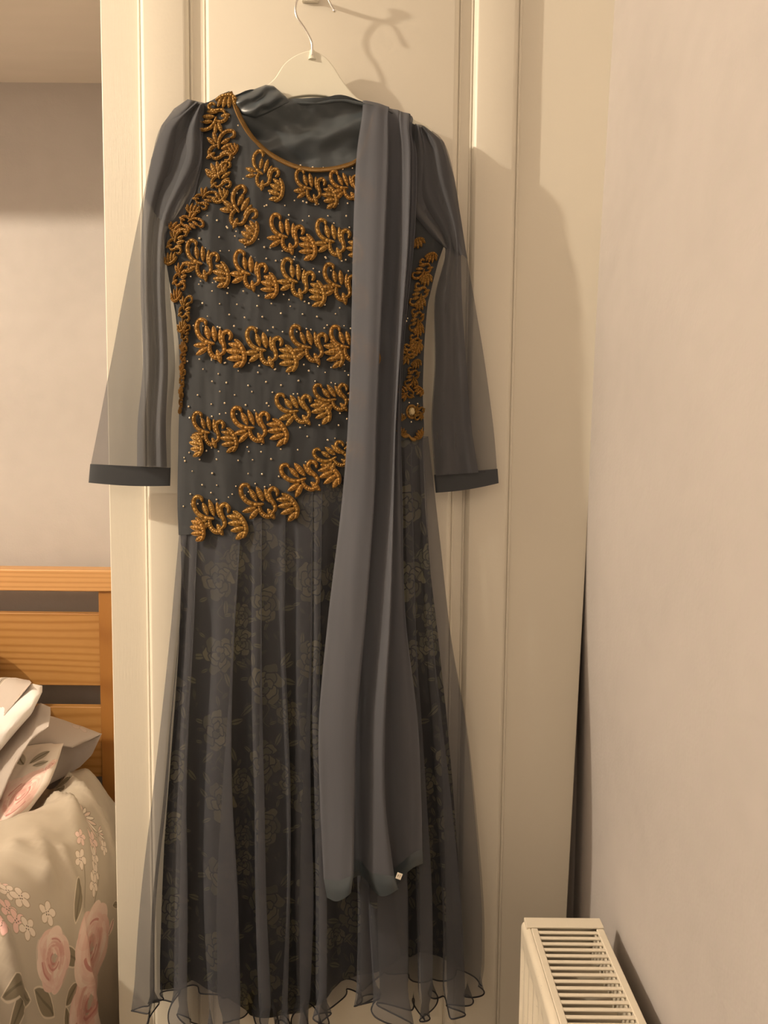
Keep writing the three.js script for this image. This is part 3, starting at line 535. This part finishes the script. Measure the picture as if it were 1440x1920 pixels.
  const ruff = (p, v, u) => { const w = sst(0.94, 1, v); if (w <= 0) return p; p.x += w * 0.010 * Math.sin(u * 210 + 4 * noise(u * 20, 1)); p.z += w * 0.014 * Math.cos(u * 170 + 3 * noise(u * 17, 5)); p.y += w * 0.007 * Math.sin(u * 133 + 3 * noise(u * 9, 3)); p.z = Math.max(p.z, 0.02); return p; };
  const ov = keyed(keys, 130, 6, ruff);
  mesh('overskirt', grid(ov, (i, j, p) => [j / 90, p.y]), M.tulleSkirt, DR, 'sheer slate grey overskirt falling in folds');
  mesh('hem_cord', tube(ov.at(-1), 0.0012, 900, 6), M.cord, DR, 'dark corded hem edge');
  const bl = ov.map(r => r[0]), br = ov.map(r => r.at(-1)), bo = [];
  for (let i = 0; i < bl.length; i += 2) { const row = [], v = i / (bl.length - 1); for (let j = 0; j <= 80; j++) { const u = j / 80, e = Math.pow(4 * u * (1 - u), 0.25); const p = bl[i].clone().lerp(br[i], u); p.z = mix(p.z, 0.012 + 0.006 * v * Math.sin(u * 55 + 2 * v), e); p.y -= v * e * (0.012 + 0.012 * Math.sin(u * 31) + 0.006 * Math.sin(u * 77)); p.x += v * v * 0.006 * Math.sin(u * 90); row.push(p); } bo.push(row); }
  mesh('overskirt_back', grid(bo, (i, j, p) => [j / 14, p.y]), M.tulleBack, DR, 'sheer back layer of the overskirt');
  mesh('hem_cord', tube(bo.at(-1), 0.0012, 400, 6), M.cord, DR, 'dark corded hem edge');
}
// sleeves
function sleeve(front, fold, back, cuffPx, z0, cap) {
  const S = new THREE.Group(); S.name = 'sleeve'; DR.add(S);
  const mk = (ks) => keyed(ks.map(k => k.map(([x, y, z]) => PT(x, y, z))), 60, 10, (p, v, u) => { p.z += 0.0016 * noise(p.x * 40, p.y * 5, 3); return p; });
  mesh('front_layer', grid(mk(front), (i, j, p) => [p.x * 3, p.y]), M.tulleSleeve, S);
  mesh('back_layer', grid(mk(back), (i, j, p) => [p.x * 3, p.y]), M.tulleSleeve, S);
  for (const f of fold) mesh('gathered_fold', grid(mk(f), (i, j, p) => [p.x * 3, p.y]), M.tulleFold, S);
  mesh('sleeve_cap', grid(coons(...cap, 30, 40, (x, y, u, v) => { let z = 0.044; for (let k = 0; k < 3; k++) { const p = PT(x, y, z); z = Math.max(0.044, zf(p.x, p.y) + 0.0016); } const e = Math.min(1, 5 * Math.min(u, 1 - u)); return PT(x, y, z + e * (0.003 + 0.004 * Math.sin(u * 9 + v * 2 + 1.5 * noise(u * 3, v * 4)))); }), (i, j, p) => [p.x * 3, p.y]), M.tulleFold, S, 'gathered double net over the shoulder');
  const [tl, tr, br, bl] = cuffPx, rows = [];
  for (let i = 0; i <= 8; i++) { const row = []; for (let j = 0; j <= 40; j++) { const a = j / 40 * Math.PI * 2, u = 0.5 - 0.5 * Math.cos(a), t = i / 8; const x = mix(mix(tl[0], tr[0], u), mix(bl[0], br[0], u), t), y = mix(mix(tl[1], tr[1], u), mix(bl[1], br[1], u), t) + 3 * Math.sin(u * Math.PI) * t; row.push(PT(x, y, z0 + 0.007 * Math.sin(a))); } rows.push(row); }
  mesh('cuff', grid(rows), M.cuff, S, 'dark solid fabric cuff');
}
{
  const zz = (P, z) => P.map(([x, y], i) => [x, y, Array.isArray(z) ? z[i] : z]);
  const e0 = [[352, 186], [303, 235], [283, 300], [262, 400], [236, 530], [208, 680], [186, 790], [170, 872]], e4 = [[379, 196], [377, 245], [374, 312], [319, 432], [318, 540], [328, 680], [321, 790], [320, 879]];
  const e1 = [[368, 190], [312, 234], [285, 300], [268, 400], [264, 530], [268, 680], [258, 790], [257, 874]], e3 = [[378, 198], [376, 240], [373, 310], [319, 415], [309, 520], [315, 680], [311, 790], [313, 876]];
  const mid = (a, b, t) => a.map((p, i) => [mix(p[0], b[i][0], t), mix(p[1], b[i][1], t)]);
  sleeve([zz(e0, 0.034), zz(mid(e0, e4, 0.3), 0.042), zz(mid(e0, e4, 0.65), 0.044), zz(e4, [0.05, 0.05, 0.05, 0.038, 0.034, 0.034, 0.034, 0.034])],
    [[zz(e1, 0.046), zz(mid(e1, e3, 0.25), 0.053), zz(mid(e1, e3, 0.5), 0.038), zz(mid(e1, e3, 0.78), 0.054), zz(e3, 0.046)]],
    [zz(e0, 0.034), zz(mid(e0, e4, 0.5), 0.024), zz(e4, [0.045, 0.045, 0.045, 0.04, 0.034, 0.034, 0.034, 0.034])], [[169, 870], [320, 877], [319, 911], [166, 905]], 0.034,
    [[[352, 186], [366, 189], [383, 193]], [[272, 372], [290, 400], [312, 424], [334, 428]], [[352, 186], [326, 204], [303, 235], [283, 300], [272, 372]], [[383, 193], [381, 250], [379, 310], [366, 362], [334, 428]]]);
  const o = [[795, 236], [832, 266], [852, 335], [867, 430], [889, 560], [909, 680], [925, 800], [932, 884]], n = [[787, 240], [783, 290], [781, 375], [834, 458], [815, 560], [815, 680], [809, 790], [815, 892]];
  const d2 = [[793, 238], [826, 266], [844, 335], [862, 440], [866, 560], [874, 680], [884, 800], [897, 886]], d1 = mid(n, o, 0.02);
  sleeve([zz(o, 0.034), zz(mid(o, n, 0.35), 0.043), zz(mid(o, n, 0.7), 0.044), zz(n, [0.05, 0.05, 0.05, 0.046, 0.034, 0.034, 0.034, 0.034])],
    [[zz(d1, 0.042), zz(mid(d1, d2, 0.3), 0.051), zz(mid(d1, d2, 0.55), 0.046), zz(mid(d1, d2, 0.8), 0.052), zz(d2, 0.046)]],
    [zz(o, 0.034), zz(mid(o, n, 0.5), 0.024), zz(n, [0.045, 0.045, 0.045, 0.04, 0.034, 0.034, 0.034, 0.034])], [[814, 890], [933, 879], [935, 906], [817, 924]], 0.034,
    [[[778, 232], [790, 234], [797, 237]], [[842, 472], [855, 480], [868, 478], [876, 486]], [[778, 232], [776, 290], [775, 350], [776, 402], [812, 446], [842, 472]], [[797, 237], [832, 266], [852, 335], [866, 420], [876, 486]]]);
}
// beaded sprigs
// cross-section of a beaded piece: a raised thread outline, a groove, then the row of beads
const BEADX = [[-1, 0], [-0.97, 0.42], [-0.86, 0.62], [-0.74, 0.42], [-0.66, 0.36], [-0.5, 0.78], [-0.2, 0.98], [0.2, 0.98], [0.5, 0.78], [0.66, 0.36], [0.74, 0.42], [0.86, 0.62], [0.97, 0.42], [1, 0]];
const leafGeo = (() => {
  const rows = [];
  for (let i = 0; i <= 24; i++) { const t = i / 24, m = Math.sin(Math.PI * clamp(t * 0.94 + 0.03)), w = 0.5 * Math.pow(m, 0.75), row = []; for (const [s, h] of BEADX) row.push(V(t, w * s, h * Math.pow(m, 0.5) * (Math.abs(s) < 0.6 ? 0.80 + 0.28 * Math.abs(Math.sin(t * 4 * Math.PI)) : 1))); rows.push(row); }
  return grid(rows, (i, j) => [i / 48 + 0.1, j / 13]);
})();
function scrollGeo(P, w0 = 4.2) {                        // px (y down) local path -> metres
  const N = 56, Q = resample(P.map(([x, y]) => [x * MPX, -y * MPX]), N), rows = [];
  Q.forEach((q, i) => { const a = Q[Math.max(0, i - 1)], b = Q[Math.min(N, i + 1)], l = Math.hypot(b[0] - a[0], b[1] - a[1]) || 1, nx = -(b[1] - a[1]) / l, ny = (b[0] - a[0]) / l, t = i / N, e = Math.min(1, Math.sqrt(Math.min(t, 1 - t) * 10 + 0.15)), w = w0 * MPX * (0.78 + 0.22 * Math.sin(Math.PI * t)) * e; rows.push(BEADX.map(([s, h]) => V(q[0] + nx * w * s, q[1] + ny * w * s, 0.0036 * h * (Math.abs(s) < 0.6 ? 0.80 + 0.28 * Math.abs(Math.sin(t * 9 * Math.PI)) : 1)))); });
  return grid(rows, (i, j) => [i / N * 0.8, j / 13]);
}
const SC = {
  a: scrollGeo([[-27, -29], [-29, -36], [-37, -38], [-42, -32], [-42, -21], [-35, -9], [-23, -2], [-8, 0]]),
  b: scrollGeo([[16, -8], [18, -17], [11, -23], [4, -18], [4, -8], [8, 2], [9, 11], [3, 18]]),
  c: scrollGeo([[-17, 1], [-16, 12], [-9, 21], [0, 22], [3, 16]]),
  s: scrollGeo([[25, -11], [36, -2], [43, 10], [45, 22], [39, 35]], 4.6),
};
const LEAF = [[-19, -6, -27, -29, 9.5], [-8, -4, -15, -31, 10], [2, 0, -2, -26, 9], [-22, 3, -46, 6, 10], [-19, 6, -38, 21, 10], [-4, 9, 5, 30, 9.5], [38, 1, 15, -3, 9.5], [41, 9, 13, 9, 10.5], [43, 17, 17, 22, 10.5], [43, 24, 27, 36, 10]];
const leafZ = 0.0034;
let variant = 0;
function orient(px, py, off) {
  const p = D(px, py, off), e = 0.012, gx = (zf(p.x + e, p.y) - zf(p.x - e, p.y)) / (2 * e), gy = (zf(p.x, p.y + e) - zf(p.x, p.y - e)) / (2 * e);
  const nrm = V(-clamp(gx, -1.6, 1.6), -clamp(gy, -0.6, 0.6), 1).normalize();
  return [p, new THREE.Quaternion().setFromUnitVectors(V(0, 0, 1), nrm)];
}
function sprig(px, py, deg, { s = 1, sy = 1, fy = 1, only } = {}) {
  const g = new THREE.Group(); g.name = 'beaded_sprig'; DR.add(g);
  const [p, q] = orient(px, py, 0.0022), m = M.bead[variant++ % 3];
  g.position.copy(p); g.quaternion.copy(q).multiply(new THREE.Quaternion().setFromAxisAngle(V(0, 0, 1), -deg * Math.PI / 180));
  g.scale.set(s, s * sy * fy, 1);
  const set = only === 'fan' ? ['s'] : only === 'curl' ? ['a', 'b', 'c'] : ['a', 'b', 'c', 's'];
  for (const k of set) mesh('scroll', SC[k], m, g);
  LEAF.forEach(([x0, y0, x1, y1, w], i) => {
    if (only === 'fan' && i < 6) return; if (only === 'curl' && i >= 6) return;
    const l = mesh('leaf', leafGeo, m, g), dx = x1 - x0, dy = y1 - y0, L = Math.hypot(dx, dy) * rr(0.95, 1.1);
    l.position.set(x0 * MPX, -y0 * MPX, 0.0002); l.rotation.z = Math.atan2(-dy, dx); l.scale.set(L * MPX, w * MPX * rr(0.95, 1.15), leafZ);
  });
  return g;
}
const SPRIGS = [
  // neckline band, shoulder band and armhole band
  [500, 332, 30, { s: 0.9 }], [592, 356, 4, { s: 0.88 }], [660, 352, -8, { s: 0.85 }], [408, 213, -75, { s: 0.82 }], [412, 288, 80, { s: 0.86 }], [434, 262, 60, { s: 0.55, only: 'fan' }], [414, 342, 70, { s: 0.72 }], [378, 378, 118, { s: 0.6 }], [349, 420, 142, { s: 0.62 }], [328, 462, 95, { s: 0.72, sy: 0.8 }],
  // first and second sweeping bands
  [455, 405, 45], [548, 447, 8], [636, 455, 4], [388, 497, 12], [478, 517, 12], [567, 532, 12], [648, 540, 8],
  // side seam
  [337, 528, 92, { s: 0.78, sy: 0.62 }], [346, 588, 90, { s: 0.72, sy: 0.6 }], [347, 632, 92, { s: 0.5, sy: 0.6 }], [344, 672, 90, { s: 0.5, sy: 0.45 }], [342, 716, 90, { s: 0.5, sy: 0.4 }], [340, 756, 90, { s: 0.42, sy: 0.34 }],
  // third, fourth and fifth bands
  [412, 646, 6, { s: 1.1 }], [508, 658, 2, { s: 1.06 }], [593, 652, -2, { s: 1.06 }], [664, 652, 0], [347, 820, 8, { s: 0.9, only: 'fan' }], [402, 812, 2, { s: 0.96 }], [486, 801, -8, { s: 1.08 }], [568, 768, -16, { s: 1 }], [638, 746, -20, { s: 0.95 }],
  [348, 978, 4, { s: 0.95, only: 'fan' }], [411, 972, -4, { s: 1.12 }], [504, 943, -12, { s: 1.1 }], [582, 893, -26, { s: 1.05 }], [637, 852, -38, { s: 0.9 }],
  // right side panel
  [780, 474, -100, { s: 0.55, only: 'fan' }], [797, 500, -75, { s: 0.62, sy: 0.8 }], [790, 545, -85, { s: 0.66, sy: 0.8 }], [783, 592, -95, { s: 0.62, sy: 0.75 }], [779, 640, -90, { s: 0.6, sy: 0.75 }], [766, 660, -60, { s: 0.55 }], [775, 700, -90, { s: 0.55, sy: 0.8 }], [768, 734, -30, { s: 0.5 }], [757, 770, 90, { s: 0.42, only: 'fan' }], [764, 800, 120, { s: 0.45, only: 'fan' }], [784, 800, 60, { s: 0.45, only: 'fan' }], [788, 768, -90, { s: 0.45, sy: 0.7, only: 'curl' }]];
for (const [x, y, a, o] of SPRIGS) sprig(x, y, a, o);
{ // medallion with a faceted crystal
  const g = new THREE.Group(); g.name = 'medallion'; DR.add(g); const [p, q] = orient(772, 772, 0.001); g.position.copy(p); g.quaternion.copy(q);
  mesh('beaded_ring', new THREE.TorusGeometry(0.0088, 0.0019, 8, 28).scale(0.9, 1.08, 1), M.bead[1], g, 'ring of gold beads');
  const c = new THREE.SphereGeometry(0.0072, 8, 5, 0, Math.PI * 2, 0, Math.PI / 2).toNonIndexed(); c.rotateX(Math.PI / 2); c.scale(0.9, 1.08, 0.6); c.computeVertexNormals();
  mesh('crystal', c, M.crystal, g, 'faceted champagne crystal');
}
{ // tiny stones scattered between the bands: too many and too small to pick apart
  const bands = [[[380, 370], [455, 405], [548, 447], [670, 460]], [[330, 480], [388, 497], [478, 517], [567, 532], [670, 545]], [[340, 640], [411, 646], [510, 658], [593, 652], [670, 650]], [[335, 822], [400, 812], [484, 801], [568, 766], [670, 735]], [[335, 985], [409, 972], [504, 944], [583, 892], [670, 830]], [[430, 250], [499, 328], [594, 350], [670, 350]], [[410, 190], [412, 350]], [[380, 370], [325, 470]], [[325, 470], [345, 600], [342, 740]]];
  const dist = (x, y) => { let m = 1e9; for (const b of bands) for (let i = 0; i < b.length - 1; i++) { const [ax, ay] = b[i], [bx, by] = b[i + 1], t = clamp(((x - ax) * (bx - ax) + (y - ay) * (by - ay)) / ((bx - ax) ** 2 + (by - ay) ** 2)); m = Math.min(m, Math.hypot(x - mix(ax, bx, t), y - mix(ay, by, t))); } return m; };
  const inside = (x, y) => { const L = LEFT.find((p, i) => LEFT[i + 1] && y >= p[1] && y <= LEFT[i + 1][1]) || LEFT.at(-1); return x > L[0] + 7 && x < 690 && y < hemY(x) - 6; };
  const gs = [], stone = new THREE.SphereGeometry(0.0016, 6, 4);
  const put = (x, y, s = 1) => { const p = D(x, y, 0.0012), g = stone.clone(); g.scale(s, s, 0.7 * s); g.translate(p.x, p.y, p.z); gs.push(g); };
  let r = 0; for (let y = 340; y < 1000; y += 21, r++) for (let x = 325 + (r % 2) * 17; x < 690; x += 34) { const a = x + rr(-6, 6), b = y + rr(-5, 5), d = dist(a, b); if (d > 24 && inside(a, b)) put(a, b, rr(0.85, 1.25)); }
  for (const b of bands.slice(0, 6)) for (let i = 0; i < 26; i++) { const t = i / 25, f = t * (b.length - 1), k = Math.min(b.length - 2, Math.floor(f)), u = f - k, sgn = i % 2 ? 1 : -1, a = mix(b[k][0], b[k + 1][0], u), c = mix(b[k][1], b[k + 1][1], u) + sgn * rr(30, 38); if (inside(a, c)) put(a, c, rr(0.9, 1.2)); }
  for (const [x, y] of [[760, 591], [758, 597], [764, 597], [762, 602], [757, 604], [771, 682], [773, 715], [761, 727], [767, 755], [783, 757], [757, 777], [771, 791]]) put(x, y, 1);
  const m = mesh('rhinestones', mergeGeometries(gs), M.stone, DR, 'tiny champagne rhinestones dotted over the bodice'); m.userData.kind = 'stuff';
}

// ------------------------------------------------------------------ the scarf over the shoulder
{
  const S = thing('scarf', 'long sheer grey scarf draped over the dress shoulder', 'scarf', V(0, 0, 0));
  const Y = [300, 450, 640, 800, 950, 1150, 1350, 1500];
  const K = [
    [680, 190, [668, 662, 658, 652, 640, 616, 598, 600], 607, 1648, 0.013, 613, 1683],
    [700, 193, [690, 685, 680, 672, 662, 640, 625, 630], 632, 1652, 0.024, 633, 1690],
    [728, 202, [727, 721, 712, 705, 700, 685, 668, 664], 663, 1640, 0.029, 658, 1674],
    [722, 203, [720, 714, 706, 700, 694, 680, 664, 661], 656, 1630, 0.006, 650, 1662],
    [745, 208, [742, 736, 726, 716, 706, 690, 672, 668], 672, 1612, 0.005, 676, 1642],
    [752, 211, [755, 752, 742, 735, 728, 715, 700, 697], 696, 1636, 0.020, 712, 1680],
    [768, 215, [770, 766, 752, 742, 738, 732, 722, 722], 738, 1643, 0.027, 746, 1668],
    [766, 216, [766, 762, 750, 740, 735, 729, 719, 719], 733, 1636, 0.006, 742, 1664],
    [772, 220, [776, 772, 754, 748, 748, 752, 762, 770], 768, 1605, 0.008, 768, 1632],
    [774, 226, [782, 777, 758, 752, 755, 760, 783, 790], 792, 1592, 0.009, 793, 1619]];
  const keys = K.map(([x0, y0, xs, xb, yb, off], n) => {
    const deep = n === 3 || n === 4 ? 0.020 : n === 7 ? 0.010 : 0;
    const P = [PT(x0 + 6, y0 + 70, 0.012), PT(x0 + 2, y0 + 8, 0.026), PT(x0, y0, 0.042), D(x0 - 1, y0 + 26, off * 0.45 + 0.002)];
    xs.forEach((x, i) => P.push(D(x, Y[i], (i ? 1 : 0.7) * off + 0.032 * sst(880, 1400, Y[i]) - deep * sst(1100, 1450, Y[i]))));
    P.push(D(xb, yb, off + 0.033 - deep)); return P;
  });
  const rows = keyed(keys, 150, 8, (p, v, u) => { p.z += 0.0007 * Math.sin(u * 60 + 2 * noise(u * 8, v * 2)) * sst(0.05, 0.2, v); return p; });
  mesh('drape', grid(rows, (i, j, p) => [j / 60, p.y]), M.tulleScarf, S, 'sheer blue-grey net in long pleats');
  const hk = K.map(([, , , xb, yb, off, xh, yh], n) => { const o = off - (n === 3 || n === 4 ? 0.020 : n === 7 ? 0.010 : 0); return [D(xb, yb - 1, o + 0.0335), D(mix(xb, xh, 0.5), mix(yb, yh, 0.5), o + 0.036), D(xh, yh, o + 0.034)]; });
  mesh('hem_band', grid(keyed(hk, 8, 8)), M.satin, S, 'shiny satin hem band');
  const a = D(742, 1645, 0.060), tag = rbox(-0.0042, 0.0042, -0.005, 0.005, -0.0004, 0.0004, 0.0003, 1); tag.rotateZ(-0.35); tag.translate(a.x + 0.005, a.y + 0.002, a.z);
  const tagTex = canvasTex(64, 64, g => { g.fillStyle = '#efe6d6'; g.fillRect(0, 0, 64, 64); g.fillStyle = '#8a8072'; g.fillRect(14, 18, 10, 24); g.fillRect(34, 18, 12, 5); g.fillRect(40, 18, 6, 24); });
  mesh('care_tag', tag, std({ map: tagTex, roughness: 0.7 }), S, 'tiny white woven tag');
}

renderer.render(scene, camera);
